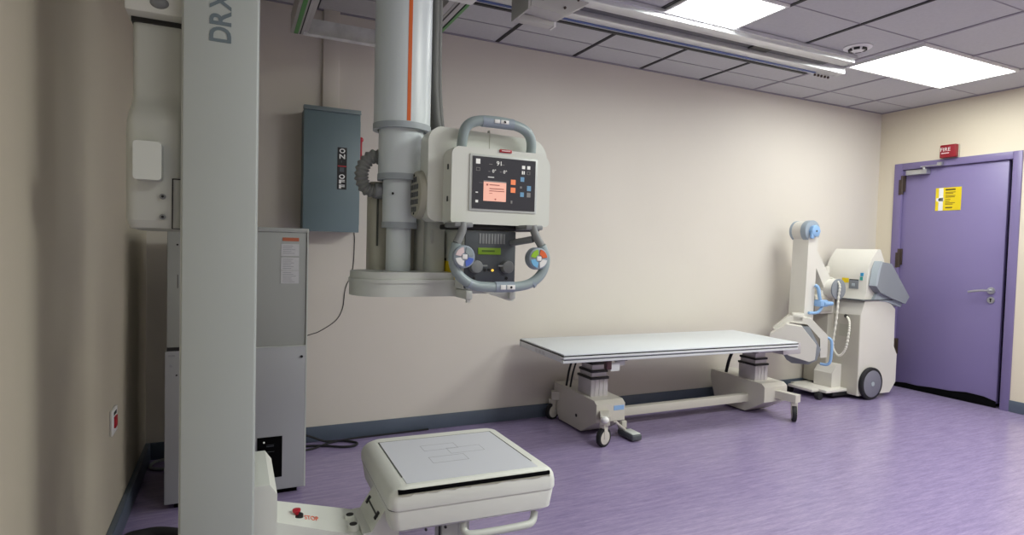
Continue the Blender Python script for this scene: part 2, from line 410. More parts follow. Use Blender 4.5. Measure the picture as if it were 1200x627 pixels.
b = B(); b.box(.325, .905, 3.385, 3.40, 2.305, 2.392, .002); b.box(.325, .905, 3.36, 3.40, 2.30, 2.306); obj('end_bar', b, 'barsil', t)
b = B(); b.box(.325, .905, 2.55, 2.60, 2.36, 2.40, .003); obj('cross_bar', b, 'alud', t)

# ------------------------------------------------------------------ ceiling-suspended x-ray tube
CX, CY = .513, 2.0
t = thing('xray_tube_assembly', 'grey ceiling-hung x-ray tube head with touch screen on a telescopic column', 'x-ray tube', (CX, CY, 1.02))
b = B(); b.box(.328, .902, 1.72, 2.36, 2.25, 2.32, .01); b.box(.36, .87, 1.78, 2.30, 2.17, 2.25, .015); b.prism([(2.30, 2.25), (2.48, 2.29), (2.48, 2.32), (2.30, 2.32)], 'x', .36, .87)
obj('trolley', b, 'barsil', t)
def stage(x, r, z0, z1, name='column_stage', bev=.004, lip=.006):
    b = B(); b.cyl((x, CY, z0+.018), (x, CY, z1), r, n=56)
    o = obj(name, b, 'tubeblue', t)
    b = B(); b.ring((x, CY, z0), (x, CY, z0+.02), r+lip*.4, r-.012); obj('stage_ring', b, 'tubedk', o)
    return o
st1 = stage(.513, .0945, 1.578, 2.2)
b = B(); a0 = math.radians(-91.5)
rr = .0955
pts = []
for da in (-.065, -.02, .02, .065):
    a = a0+da; pts.append((.513+rr*math.cos(a), CY+rr*math.sin(a)))
for da in (.065, -.065):
    a = a0+da; pts.append((.513+(rr-.004)*math.cos(a), CY+(rr-.004)*math.sin(a)))
b.prism(pts, 'z', 1.60, 2.2); obj('orange_stripe', b, 'orange', st1)
stage(.512, .076, 1.412, 1.60)
s3 = stage(.510, .0575, 1.252, 1.44)
obj('screw', B().cyl((.475, 1.955, 1.365), (.473, 1.948, 1.365), .004, n=10), 'black', s3)
b = B(); b.cyl((.508, CY, 1.09), (.508, CY, 1.27), .042, n=40); obj('column_stage', b, 'tubeblue', t)
# rear shell behind the inner column
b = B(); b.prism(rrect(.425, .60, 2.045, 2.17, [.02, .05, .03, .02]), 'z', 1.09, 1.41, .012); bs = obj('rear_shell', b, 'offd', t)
obj('slot', B().box(.442, .448, 2.04, 2.0455, 1.19, 1.39), 'linedk', bs)
# base shelf
shelf = [(.70, 1.86)] + [(.45+.107*math.cos(math.radians(a)), 1.975+.115*math.sin(math.radians(a))) for a in range(270, 89, -15)] + [(.70, 2.15)]
b = B(); b.prism(shelf, 'z', 1.03, 1.075, .012); b.prism([(.45+(x-.45)*1.02, 1.98+(y-1.98)*1.03) for x, y in shelf], 'z', 1.073, 1.085, .004); b.prism([(.45+(x-.45)*.98, 1.98+(y-1.98)*.98) for x, y in shelf], 'z', 1.085, 1.108, .006)
obj('base_shelf', b, 'beige', t)
b = B(); b.box(.52, .84, 1.988, 2.12, 1.028, 1.104, .008); b.box(.52, .67, 1.987, 2.05, 1.026, 1.08, .004); obj('base_arm', b, 'beige', t)
# yoke carrying the tube
b = B(); b.prism(rrect(.575, .80, 1.992, 2.13, [.02, .03, .03, .02]), 'z', 1.105, 1.30, .008); b.prism(rrect(.595, .66, 1.948, 2.09, [.01, .02, .03, .01]), 'z', 1.105, 1.30, .008)
yk = obj('yoke', b, 'beige', t)
obj('slot', B().box(0.605, .611, 1.944, 1.949, 1.205, 1.25, .002), 'trimlight', yk)
# tube housing (rear body)
hp = rrect(.556, .982, 1.275, 1.562, [.05, .04, .03, .03])
hp = [(x, z + (.028*(1-((x-.74)/.22)**2) if z > 1.5 else 0)) for x, z in hp]
b = B(); b.prism(hp, 'y', 1.832, 1.918, .014, 3); hs = obj('tube_housing', b, 'off', t)
obj('seam', B().box(.7645, .7658, 1.8308, 1.85, 1.45, 1.583), 'offd', hs)
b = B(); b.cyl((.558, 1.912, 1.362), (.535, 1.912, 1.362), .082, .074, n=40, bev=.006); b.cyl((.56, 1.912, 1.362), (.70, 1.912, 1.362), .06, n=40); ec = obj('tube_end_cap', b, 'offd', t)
b = B()
for i in range(-2, 3):
    for j in range(-2, 3):
        if i*i+j*j < 7: b.box(.5335, .536, 1.912+i*.02-.006, 1.912+i*.02+.006, 1.362+j*.024-.008, 1.362+j*.024+.008)
obj('vent_grille', b, 'greyd', ec)
for (y, z) in ((1.912, 1.425), (1.912, 1.30)): obj('screw', B().cyl((.537, y, z), (.533, y, z), .004, n=8), 'black', ec)
# control console (bezel + screen)
bp_ = rrect(.607, .953, 1.268, 1.495, [.035, .02, .012, .015])
bp_ = [(x, z + (.034*(1-((x-.775)/.20)**2)-.003 if z > 1.45 else 0)) for x, z in bp_]
b = B(); b.prism(bp_, 'y', 1.75, 1.832, .012, 3); cs = obj('control_console', b, 'off', t)
for z in (1.445, 1.345): obj('side_slot', B().box(.604, .6075, 1.778, 1.786, z-.008, z+.008), 'linedk', cs)
b = B(); b.box(.665, .903, 1.7455, 1.752, 1.31, 1.488, .002); obj('screen_surround', b, 'trimlight', cs)
sn = obj('touch_screen', B().box(.674, .894, 1.743, 1.748, 1.317, 1.481), 'screen', cs)
b = B(); b.box(.766, .808, 1.745, 1.7515, 1.500, 1.510, .001); lg = obj('maker_plate', b, 'red', cs)
obj('plate_print', B().box(.772, .802, 1.7442, 1.7456, 1.5035, 1.5065), 'p_pink', lg)
SX, SZ, SW, SH = .674, 1.481, .220, .164     # screen frame, u right, v down as fractions
def sb(rects, m, name, y=1.7422, par=None):
    b = B()
    for (u0, v0, u1, v1) in rects: b.box(SX+SW*u0, SX+SW*u1, y, 1.7432, SZ-SH*v1, SZ-SH*v0)
    return (objs if 'text' not in name else obj)(name, b, m, sn)
sb([(.17, .475, .525, .845)], 'dialog', 'dialog_box')
sb([(.17, .455, .525, .478)], 's_gr', 'dialog_bar', 1.7420)
sb([(.21, .515, .24, .55), (.26, .522, .42, .54), (.26, .595, .49, .612), (.26, .64, .50, .655), (.26, .69, .31, .70), (.345, .79, .37, .82)], 'dlgtxt', 'dialog_text', 1.7418)
sb([(.60, .40, .675, .50), (.60, .555, .675, .655)], 's_or', 'orange_button')
sb([(.755, .335, .815, .425), (.865, .50, .93, .60), (.755, .635, .815, .725)], 's_bl', 'blue_button')
sb([(.865, .635, .925, .725), (.75, .52, .78, .56), (.605, .81, .63, .87)], 's_gr', 'grey_button')
sb([(.045, .05, .11, .145), (.775, .11, .825, .175), (.86, .11, .91, .175), (.05, .835, .09, .885), (.05, .68, .085, .70), (.775, .215, .793, .28), (.803, .215, .82, .28), (.235, .375, .33, .392)], 's_wh', 'white_icon')
sb([(.05, .215, .11, .222), (.05, .27, .11, .277), (.05, .222, .055, .27), (.105, .222, .11, .27), (.86, .215, .91, .221), (.86, .274, .91, .28), (.86, .221, .866, .274), (.904, .221, .91, .274), (.25, .13, .30, .14), (.44, .125, .49, .135), (.24, .27, .27, .28), (.42, .265, .45, .275), (.10, .50, .17, .505)], 's_gr', 'icon_outline')
b = text_bm([('91', SW*.365, -SH*.15, SH*.085, SW*.075), ('0°', SW*.30, -SH*.295, SH*.065, SW*.055), ('0°', SW*.475, -SH*.295, SH*.065, SW*.055)], (SX, 1.7424, SZ), (1, 0, 0), (0, 0, 1), 1)
obj('screen_digits', b, 's_wh', sn)
# collimator
b = B(); b.box(.664, .848, 1.786, 1.985, 1.058, 1.252, .004); co = obj('collimator', b, 'beige', t)
obj('front_panel', B().box(.668, .846, 1.779, 1.787, 1.062, 1.249, .002), 'greyd', co)
b = B(); b.box(.63, .93, 1.77, 1.93, 1.252, 1.268, .004); obj('dark_gap_block', b, 'black', co)  # black block painting the shaded gap between console and collimator
fp = co
b = B()
for i in range(9): b.box(.715+i*.0105, .7225+i*.0105, 1.7775, 1.7795, 1.207, 1.24)
obj('vent_slots', b, 'grey', fp)
ld = obj('lcd_display', B().box(.712, .792, 1.7765, 1.7795, 1.172, 1.194, .001), 'lcd', fp)
obj('lcd_print', text_bm([('FIELD', .014, .008, .007, .045)], (.712, 1.7762, 1.172), (1, 0, 0), (0, 0, 1), 1), 'lcdtxt', ld) if False else obj('lcd_print', B().box(.725, .77, 1.7760, 1.7768, 1.181, 1.186), 'lcdtxt', ld)
for kx in (.702, .812):
    b = B(); b.cyl((kx, 1.779, 1.133), (kx, 1.755, 1.133), .022, .020, n=32, bev=.003); kn = obj('knob', b, 'grey', fp)
    b = B(); b.box(kx+(.012 if kx < .75 else -.036), kx+(.036 if kx < .75 else -.012), 1.757, 1.765, 1.134, 1.139, 0); obj('pointer', b, 'grey', kn)
obj('indicator_lamp', B().cyl((.764, 1.779, 1.121), (.764, 1.775, 1.121), .004, n=10), 'led', fp)
b = B()
for x in (.738, .752): b.cyl((x, 1.779, 1.122), (x, 1.776, 1.122), .005, n=12)
for (x, z) in ((.70, 1.095), (.815, 1.095)): b.cyl((x, 1.779, z), (x, 1.777, z), .005, n=12)
objs('push_button', b, 'black', fp)
yl = obj('warning_label', B().box(.6625, .6645, 1.86, 1.978, 1.072, 1.145), 'yellow', co)
b = B(); b.box(.6618, .663, 1.86, 1.978, 1.066, 1.072); b.box(.6618, .663, 1.95, 1.978, 1.147, 1.154); objs('label_print', b, 'black', yl)
b = B(); b.box(.668, .69, 1.76, 1.93, 1.028, 1.056, .003); b.box(.82, .842, 1.76, 1.93, 1.028, 1.056, .003); b.box(.668, .842, 1.90, 1.93, 1.035, 1.05); b.prism([(.72, 1.056), (.842, 1.056), (.842, 1.02), (.83, 1.02)], 'y', 1.775, 1.785); b.box(.672, .684, 1.765, 1.775, 1.018, 1.035)
obj('filter_rail', b, 'beige', co)
# ring handle with pads
rp = [(.628, 1.70, 1.268), (.626, 1.695, 1.245), (.607, 1.69, 1.205), (.598, 1.69, 1.155), (.615, 1.69, 1.112), (.66, 1.69, 1.081), (.72, 1.69, 1.073), (.80, 1.69, 1.073), (.858, 1.69, 1.084), (.898, 1.69, 1.115), (.912, 1.69, 1.162), (.895, 1.69, 1.205), (.875, 1.695, 1.24), (.868, 1.70, 1.268)]
b = B(); b.tube(rp[2:12], .0155, smooth=6); rh = obj('steering_handle', b, 'handle', t)
b = B(); b.tube(rp[:3], .013, smooth=4); b.tube(rp[11:], .013, smooth=4); b.tube([(.868, 1.70, 1.225), (.84, 1.76, 1.215), (.83, 1.80, 1.21)], .011, smooth=4); b.box(.60, .66, 1.69, 1.79, 1.255, 1.27, .004); b.box(.84, .90, 1.69, 1.79, 1.255, 1.27, .004); objs('handle_stem', b, 'grey', rh)
b = B()
for x in (.648, .868): b.cyl((x, 1.69, 1.085 if x < .7 else 1.087), (x+.006*(1 if x < .7 else -1), 1.69, 1.081), .0165, n=20)
b.cyl((.735, 1.69, 1.073), (.80, 1.69, 1.073), .0168, n=20); objs('grip_sleeve', b, 'bluegrey', rh)
b = B(); b.box(.748, .766, 1.6715, 1.675, 1.066, 1.080, .001); b.box(.770, .798, 1.6715, 1.675, 1.066, 1.080, .001); gb = objs('grip_buttons', b, 'white', rh)
obj('button_dot', B().cyl((.784, 1.672, 1.073), (.784, 1.6705, 1.073), .004, n=10), 'black', gb)
def pad(cx, cz, cols):
    b = B(); b.cyl((cx, 1.695, cz), (cx, 1.664, cz), .036, .034, n=40, bev=.004); p = obj('button_pad', b, 'bluegrey', rh)
    for q, m in enumerate(cols):
        a0 = q*90+8; pts = [(cx+rr*math.cos(math.radians(a)), cz+rr*math.sin(math.radians(a))) for rr, seq in ((.029, range(a0, a0+75, 12)), (.012, range(a0+74, a0-1, -24))) for a in seq]
        b = B(); b.prism(pts, 'y', 1.6615, 1.665); obj('pad_button', b, m, p)
    obj('pad_button', B().box(cx-.008, cx+.008, 1.661, 1.665, cz-.007, cz+.007, .001), 'white', p)
pad(.624, 1.166, ['handle', 'p_pink', 'white', 'p_blue']); pad(.874, 1.164, ['p_or', 'p_green', 'p_sky', 'white'])
# top handle
b = B(); b.tube([(.655, 1.80, 1.50), (.655, 1.79, 1.54), (.664, 1.785, 1.575), (.695, 1.78, 1.596), (.76, 1.78, 1.603), (.83, 1.78, 1.598), (.878, 1.785, 1.582), (.899, 1.79, 1.55), (.902, 1.80, 1.50)], .0165, smooth=6); th = obj('carry_handle', b, 'handle', t)
b = B(); b.cyl((.715, 1.78, 1.599), (.825, 1.78, 1.599), .0178, n=20); objs('grip_sleeve', b, 'bluegrey', th)
b = B(); b.box(.752, .770, 1.760, 1.764, 1.594, 1.606, .001); b.box(.774, .802, 1.760, 1.764, 1.594, 1.606, .001); gb = objs('grip_buttons', b, 'white', th)
obj('button_dot', B().cyl((.786, 1.761, 1.599), (.790, 1.7595, 1.601), .004, n=10), 'black', gb)
# hoses
b = B(); path = [(.452, 2.03, 1.492), (.42, 2.03, 1.49), (.393, 2.03, 1.46), (.386, 2.03, 1.42), (.40, 2.03, 1.385), (.43, 2.03, 1.375), (.455, 2.03, 1.378)]
b.tube(path, lambda u: .0215+.003*math.sin(u*2*PI*16), smooth=14, n=18); bh = obj('corrugated_hose', b, 'hose', t)
b = B(); b.cyl((.436, 2.03, 1.492), (.462, 2.03, 1.492), .026, n=24, bev=.003); b.cyl((.43, 2.03, 1.377), (.462, 2.03, 1.377), .027, n=24, bev=.003); objs('hose_collar', b, 'grey', bh)
b = B()
for k, (dx, dy, rr) in enumerate(((0, 0, .0165), (.018, .01, .014), (-.006, .02, .014))):
    b.tube([(.645+dx, 2.08+dy, 2.24), (.648+dx, 2.09+dy, 2.05), (.650+dx, 2.095+dy, 1.85), (.656+dx, 2.09+dy, 1.70), (.668+dx, 2.06+dy, 1.58), (.69+dx, 1.95, 1.52)], rr, smooth=8, n=14)
obj('cable_bundle', b, 'hosed', t)
b = B(); b.box(.62, .72, 2.06, 2.20, 2.14, 2.20, .006); b.box(.64, .82, 2.12, 2.28, 2.19, 2.25, .004); objs('cable_clamp', b, 'black', t)

# ------------------------------------------------------------------ wall stand with horizontal detector
t = thing('detector_stand', 'tall pale grey detector column at left foreground with low detector tray on an arm', 'x-ray wall stand', (-.03, 1.78, 0))
b = B(); b.box(-.113, .0505, 1.60, 1.95, .02, 2.54, .0045, 3); cm = obj('column', b, 'colm', t)
b = B(); b.box(.0508, .053, 1.612, 1.63, .02, 2.54); b.box(-.1155, -.1128, 1.612, 1.63, .02, 2.54); obj('edge_trim', b, 'trimlight', cm)
b = B(); b.box(-.20, .20, 1.55, 2.0, 0, .03, .006); obj('base_plate', b, 'greyd', t)
lt = text_bm([('D', 0, 0, .047, .036), ('R', .040, 0, .047, .035), ('X', .076, 0, .047, .041)], (-.010, 1.5994, 1.669), (0, 0, 1), (-1, 0, 0), 1, depth=.001, bold=.022)
obj('lettering', lt, 'lettering', cm)
# left housing
b = B()
def hring(z, x0, y0, r):
    return [(x, y, z) for x, y in rrect(x0, -.116, y0, 1.95, [.004, .004, r, .012], 5)]
zs = [(1.217, -.215, 1.70, .02), (1.222, -.228, 1.672, .025), (1.24, -.234, 1.66, .028), (1.44, -.235, 1.655, .028), (1.475, -.234, 1.657, .028), (1.50, -.231, 1.67, .026), (1.52, -.2275, 1.69, .022), (1.54, -.226, 1.703, .018), (1.57, -.226, 1.708, .016), (1.726, -.226, 1.706, .016)]
b.loft([hring(*q) for q in zs]); ho = obj('cable_housing', b, 'beige', t)
b = B(); b.prism(rrect(-.212, -.155, 1.333, 1.422, .008), 'y', 1.612, 1.662, .012, 3); obj('cover_bump', b, 'beige', ho)
for z in (1.298, 1.249):
    b = B(); b.cyl((-.156, 1.66, z), (-.156, 1.648, z), .0065, n=16, bev=.001); sw = obj('screw', b, 'grey', ho)
    obj('screw_socket', B().cyl((-.1555, 1.649, z), (-.1555, 1.6475, z), .0032, n=8), 'black', sw)
b = B(); b.box(-.1365, -.134, 1.6525, 1.656, 1.222, 1.342); b.box(-.1365, -.113, 1.6525, 1.656, 1.340, 1.3425); b.box(-.1365, -.113, 1.6525, 1.656, 1.2205, 1.2225); obj('panel_gap', b, 'black', ho)
b = B(); b.box(-.236, -.116, 1.655, 1.95, 1.729, 2.10, .006); up = obj('upper_housing', b, 'off', t)
b = B(); b.box(-.228, -.116, 1.70, 1.94, 1.718, 1.732); obj('shadow_gap', b, 'black', up)
obj('housing_knob', B().ball((-.165, 1.655, 1.755), .02, 1, .5, .7), 'grey', up)
# carriage, arm
b = B(); b.prism([(.054, .20), (.113, .20), (.113, .512), (.094, .54), (.054, .54)], 'y', 1.70, 1.99, .006, 3); obj('carriage', b, 'off', t)
b = B(); b.box(.0505, .0545, 1.66, 1.97, .15, .56); obj('carriage_slot', b, 'black', t)
bot = [(.10, 1.785, .24), (.10, 1.925, .24), (.40, 1.945, .19), (.40, 1.775, .19)]
top = [(.10, 1.785, .402), (.10, 1.925, .408), (.40, 1.945, .316), (.40, 1.775, .302)]
b = B(); b.hexa(bot, top, .006, 3); ar = obj('support_arm', b, 'off', t)
def onarm(x, y): return .405-(x-.10)*.3-(1.925-y)*.06
b = B(); b.cyl((.178, 1.85, onarm(.178, 1.85)-.004), (.178, 1.85, onarm(.178, 1.85)+.003), .019, n=28); es = obj('stop_ring', b, 'black', ar)
z = onarm(.178, 1.85)
b = B(); b.cyl((.178, 1.855, z), (.178, 1.855, z+.009), .006, n=16); b.cyl((.178, 1.855, z+.009), (.178, 1.855, z+.019), .011, .0125, n=20, bev=.003); obj('stop_button', b, 'red', es)
o0 = Vector((.199, 1.832, onarm(.199, 1.832)+.0015))
obj('stop_lettering', text_bm([('STOP', 0, 0, .025, .042)], o0, (1, 0, -.3), (.02, 1, .06), 1, depth=.001), 'orangetxt', ar)
for (x, y) in ((.338, 1.872), (.338, 1.812)):
    z = onarm(x, y); b = B(); b.cyl((x, y, z-.005), (x, y, z+.014), .017, .016, n=24, bev=.002); kn = obj('arm_knob', b, 'off', ar); obj('knob_cap', B().cyl((x, y, z+.0135), (x, y, z+.0155), .0115, n=20), 'black', kn)
# bucky swivel head, then tray
b = B(); b.prism([(.36, .20), (.36, .325), (.385, .325), (.43, .395), (.47, .395), (.47, .20)], 'y', 1.77, 1.955, .01, 3); fl = obj('swivel_flange', b, 'off', t)
FS = Matrix.Translation((.4075, 0, .360)) @ Matrix.Rotation(math.radians(-57.3), 4, 'Y')
b = B(); b.box(-.002, .002, 1.79, 1.935, -.001, .003, 0, 2, FS); obj('flange_slot', b, 'linedk', fl)
for y in (1.80, 1.925): obj('flange_screw', B().box(-.012, .012, y-.008, y+.008, -.001, .004, .001, 2, FS), 'black', fl)
TB = Matrix.Translation((.703, 1.945, 0)) @ Matrix.Rotation(math.radians(-2.2), 4, 'Z') @ Matrix.Translation((-.008, 0, .006)) @ Matrix.Translation((0, 0, .47)) @ Matrix.Rotation(math.radians(-2.6), 4, 'X') @ Matrix.Translation((0, 0, -.47))
def bucky(b): bmesh.ops.transform(b.bm, matrix=TB, verts=b.bm.verts); return b
W2, D2 = .272, .285
rings = []
for (z, ins, r) in ((.403, .006, .05), (.408, 0, .055), (.430, 0, .055), (.448, .006, .055), (.460, .018, .05), (.468, .034, .045), (.4715, .05, .035)):
    rings.append([(x, y, z) for x, y in rrect(-W2+ins, W2-ins*.6, -D2+ins*.16, D2-ins*.8, [r, r, r*.5, r*.5], 6)])
b = B(); b.loft(rings); tr = obj('detector_tray', bucky(b), 'off', t)
rings = []
for (z, ins, r) in ((.330, .03, .05), (.342, .012, .055), (.396, .004, .055), (.4045, .005, .055)):
    rings.append([(x, y, z) for x, y in rrect(-W2+ins, W2-ins, -D2+ins, D2-ins, [r, r, r*.5, r*.5], 6)])
b = B(); b.loft(rings); obj('tray_underside', bucky(b), 'off', t)
b = B(); b.prism(rrect(-W2+.002, W2-.002, -D2+.002, D2-.002, [.055, .055, .027, .027]), 'z', .4025, .4055); obj('tray_seam', bucky(b), 'linedk', tr)
b = B(); b.box(-.215, .215, -.258, .19, .4718, .4728); pl = obj('detector_plate', bucky(b), 'plateband', tr)
b = B(); w = .0022
b.box(-.218, -.218+w*1.6, -.20, .192, .4716, .4731); b.box(.215, .215+w*1.8, -.20, .192, .4716, .4731); b.box(-.218, .218, .190, .1925, .4716, .4731); obj('plate_groove', bucky(b), 'linedk', tr)
b = B()
for (cx, cy, hw, hh) in ((-.025, .062, .062, .032), (.055, .005, .062, .032), (-.03, -.075, .062, .032)):
    b.box(cx-hw, cx+hw, cy-hh, cy-hh+.0014, .4727, .4731); b.box(cx-hw, cx+hw, cy+hh-.0014, cy+hh, .4727, .4731); b.box(cx-hw, cx-hw+.0014, cy-hh, cy+hh, .4727, .4731); b.box(cx+hw-.0014, cx+hw, cy-hh, cy+hh, .4727, .4731)
obj('chamber_outline', bucky(b), 'line', pl)
b = B(); b.box(-.245, .245, -D2-.0015, -D2+.012, .4515, .463, .001); obj('cassette_slot', bucky(b), 'blackmat', tr)
b = B(); r2 = random.Random(3); x = -.245; pts = [(-.245, .449)]
while x < .245:
    x += r2.uniform(.006, .03); pts.append((min(x, .245), .449-r2.choice((0, 0, .001, .002, .004))))
pts += [(.245, .450), (-.245, .450)]
b.prism(pts, 'y', -D2-.0012, -D2+.01); obj('chipped_edge', bucky(b), 'offd', tr)
b = B(); b.tube([(-.03, -.235, .322), (-.03, -.25, .298), (.0, -.262, .290), (.16, -.262, .290), (.20, -.25, .294), (.215, -.235, .318)], .012, smooth=6); obj('tray_handle', bucky(b), 'beige', t)
b = B(); b.box(-.09, -.035, -.20, -.12, .16, .325, .004); b.box(-.03, .01, -.18, -.12, .20, .325, .004); bs2 = obj('tray_post', bucky(b), 'beige', t)
b = B(); b.box(-.10, -.096, -.212, -.20, .25, .32); b.cyl((-.16, -D2+.012, .335), (-.16, -D2+.006, .335), .004, n=8); b.cyl((-.10, -D2+.012, .333), (-.10, -D2+.006, .333), .004, n=8); objs('post_slot', bucky(b), 'black', bs2)

# ------------------------------------------------------------------ generator cabinet
CF = 2.949
t = thing('generator_cabinet', 'tall grey steel equipment cabinet behind the detector column', 'cabinet', (.03, 3.2, 0))
b = B(); b.box(-.260, .318, CF, 3.46, .707, 1.238, .004); ub = obj('upper_casing', b, 'steelgrey', t)
b = B(); b.box(-.266, .314, CF-.006, 3.46, .03, .706, .004); lb = obj('lower_casing', b, 'steelgrey2', t)
obj('shadow_gap', B().box(-.259, -.12, CF-.002, 3.45, .705, .7225), 'black', t)
b = B(); b.box(-.263, .321, CF-.004, 3.46, 1.238, 1.259, .004); obj('top_cap', b, 'steelgrey', t)
b = B(); b.box(-.23, .285, CF+.03, 3.44, 0, .031); obj('plinth_dark_gap', b, 'blackmat', t)  # matte black block paints the dark gap under the cabinet
b = B(); b.box(.3135, .319, CF-.006, CF+.01, .03, 1.25); obj('edge_trim', b, 'trimlight', t)
b = B(); b.box(.06, .314, CF-.008, CF-.003, .7045, .7085); obj('panel_lip', b, 'trimlight', lb)
obj('orange_label', B().box(.205, .277, CF-.002, CF+.001, 1.198, 1.214), mat('orange_brown_label', S(186, 104, 74), .6), ub)
for (z0, z1) in ((1.128, 1.184), (1.062, 1.122), (1.0, 1.060)):
    p = obj('paper_label', B().box(.199, .278, CF-.0018, CF+.001, z0, z1), 'paper', ub)
    b = B(); z = z1-.008
    while z > z0+.006: b.box(.207, .207+random.uniform(.035, .064), CF-.0023, CF-.0016, z-.002, z); z -= .0085
    obj('label_print', b, 'papertxt', p)
obj('lock', B().cyl((.295, CF-.006, .655), (.295, CF-.010, .655), .006, n=14), 'black', lb)
vp = obj('control_plate', B().box(.106, .214, CF-.009, CF-.005, .092, .285), 'blackmat', lb, 'black plate with faint printing low on the cabinet')
b = B(); b.cyl((.135, CF-.009, .262), (.135, CF-.0105, .262), .004, n=12); obj('indicator_lamp', b, 's_wh', vp)
b = B(); b.box(.145, .178, CF-.0098, CF-.0088, .240, .2425); b.box(.145, .178, CF-.0098, CF-.0088, .247, .2485); b.box(.13, .18, CF-.0098, CF-.0088, .215, .2165); b.box(.142, .168, CF-.0098, CF-.0088, .160, .167); obj('plate_print', b, 'greyd', vp)
b = B(); b.box(-.253, -.228, CF-.0075, CF-.0055, .683, .690); b.cyl((-.243, CF-.006, .642), (-.243, CF-.0085, .642), .006, n=12); objs('badge', b, 'papertxt', lb)
b = B(); b.box(-.2205, -.2185, CF-.0015, CF+.001, .98, 1.04); b.cyl((-.221, CF, 1.17), (-.221, CF-.003, 1.17), .004, n=10); b.cyl((-.221, CF, .60), (-.221, CF-.008, .60), .004, n=10); objs('latch', b, 'black', ub)

# ------------------------------------------------------------------ disconnect switch box, trunking, cables
t = thing('disconnect_box', 'slate grey electrical isolator box on the wall with a stacked ON OFF label', 'electrical box', (.5, 3.6, 1.255))
b = B(); b.box(.352, .652, 3.515, D, 1.262, 1.948, .003); obj('enclosure', b, 'slate', t)
b = B(); b.box(.346, .655, 3.50, 3.516, 1.257, 1.935, .003); dd = obj('box_door', b, 'slate', t)
b = B(); b.box(.344, .657, 3.494, 3.53, 1.935, 1.957, .003); b.box(.344, .657, 3.485, 3.50, 1.932, 1.94, .002); obj('rain_hood', b, 'slated', t)
b = B(); b.box(.655, .660, 3.52, 3.60, 1.30, 1.90, .002); objs('side_flange', b, 'slated', t)
lb2 = obj('switch_label', B().box(.529, .581, 3.4985, 3.501, 1.500, 1.738), 'black', dd)
LB = [(ch, .010, z-1.5, h, .032) for ch, z, h in (('O', 1.706, .026), ('N', 1.674, .026), ('O', 1.560, .026), ('F', 1.533, .022), ('F', 1.505, .022))]
for part in (LB[:2], LB[2:]): obj('label_lettering', text_bm(part, (.529, 3.498, 1.5), (1, 0, 0), (0, 0, 1), 1, bold=.03), 'white', lb2)
obj('red_line', B().box(.531, .579, 3.4975, 3.4988, 1.629, 1.635), 'red', lb2)
b = B(); b.box(.542, .566, 3.4977, 3.4988, 1.60, 1.625); b.box(.55, .553, 3.4977, 3.4988, 1.652, 1.664); obj('label_mark', b, 'greyd', lb2)
b = B(); b.box(.66, .674, 3.535, 3.56, 1.68, 1.80, .004); b.cyl((.655, 3.548, 1.69), (.685, 3.548, 1.69), .02, n=20, bev=.003); b.ball((.667, 3.548, 1.80), .016); obj('switch_lever', b, 'red', t)
o = obj('cable_trunking', B().box(.463, .556, D-.022, D, 1.95, H, .002), 'wall'); tag(o, 'narrow painted cable trunking running up the wall above the isolator box', 'cable trunking'); rebase(o)
b = B(); b.tube([(.66, D-.006, 1.2595), (.664, D-.0024, 1.20), (.655, D-.0024, 1.03), (.615, D-.0024, .92), (.60, D-.0024, .80), (.56, D-.0024, .725), (.47, D-.0024, .665), (.42, D-.0024, .648), (.39, D-.008, .638), (.35, 3.60, .62), (.30, 3.4625, .60)], .0024, smooth=6, n=8)
o = obj('thin_cable', b, 'rubber'); tag(o, 'thin black wire hanging down the wall from the isolator box', 'cable'); rebase(o)
b = B(); b.tube([(.25, 3.52, .10), (.38, 3.60, .07), (.50, 3.63, .012), (.60, 3.61, .009), (.67, 3.55, .009), (.655, 3.50, .009), (.585, 3.50, .009), (.48, 3.56, .009), (.36, 3.585, .009), (.28, 3.55, .009)], .0065, smooth=8, n=10)
o = obj('floor_cable', b, 'rubber'); tag(o, 'black cable looping on the purple floor right of the grey cabinet', 'cable'); rebase(o)
b = B(); b.tube([(.30, 3.50, .012), (.42, 3.53, .008), (.52, 3.60, .007), (.68, 3.64, .007), (.85, 3.645, .007), (1.0, 3.65, .007), (1.15, 3.655, .007)], .0055, smooth=8, n=10)
o = obj('floor_cable', b, 'rubber'); tag(o, 'black cable running along the foot of the back wall behind the tray', 'cable'); rebase(o)
b = B(); b.tube([(-.20, 3.48, .01), (-.30, 3.47, .01), (-.38, 3.52, .01), (-.36, 3.61, .01), (-.26, 3.62, .01), (-.16, 3.58, .01)], .008, smooth=8, n=10)
o = obj('corner_cable', b, 'grey'); tag(o, 'grey cable coiled on the floor in the dark back left corner', 'cable'); rebase(o)
b = B(); b.tube([(-.16, 2.60, .03), (-.25, 2.66, .03), (-.31, 2.665, .03), (-.365, 2.64, .03), (-.375, 2.52, .03), (-.34, 2.40, .03), (-.2, 2.25, .03), (-.1, 2.1, .03)], .028, smooth=8, n=14)
o = obj('rubber_hose', b, 'rubber'); tag(o, 'thick black hose lying on the floor left of the detector column', 'hose'); rebase(o)
t = thing('wall_switch', 'small white wall plate with a red rocker on the left wall', 'wall switch', (LX, 2.70, .43))
b = B(); b.box(LX, LX+.010, 2.652, 2.758, .438, .535, .003); obj('switch_plate', b, 'white', t)
b = B(); b.box(LX+.008, LX+.016, 2.682, 2.728, .462, .505, .002); obj('rocker', b, 'red', t)
b = B(); b.box(LX+.009, LX+.0115, 2.68, 2.73, .512, .524); obj('indicator_slot', b, 'black', t)

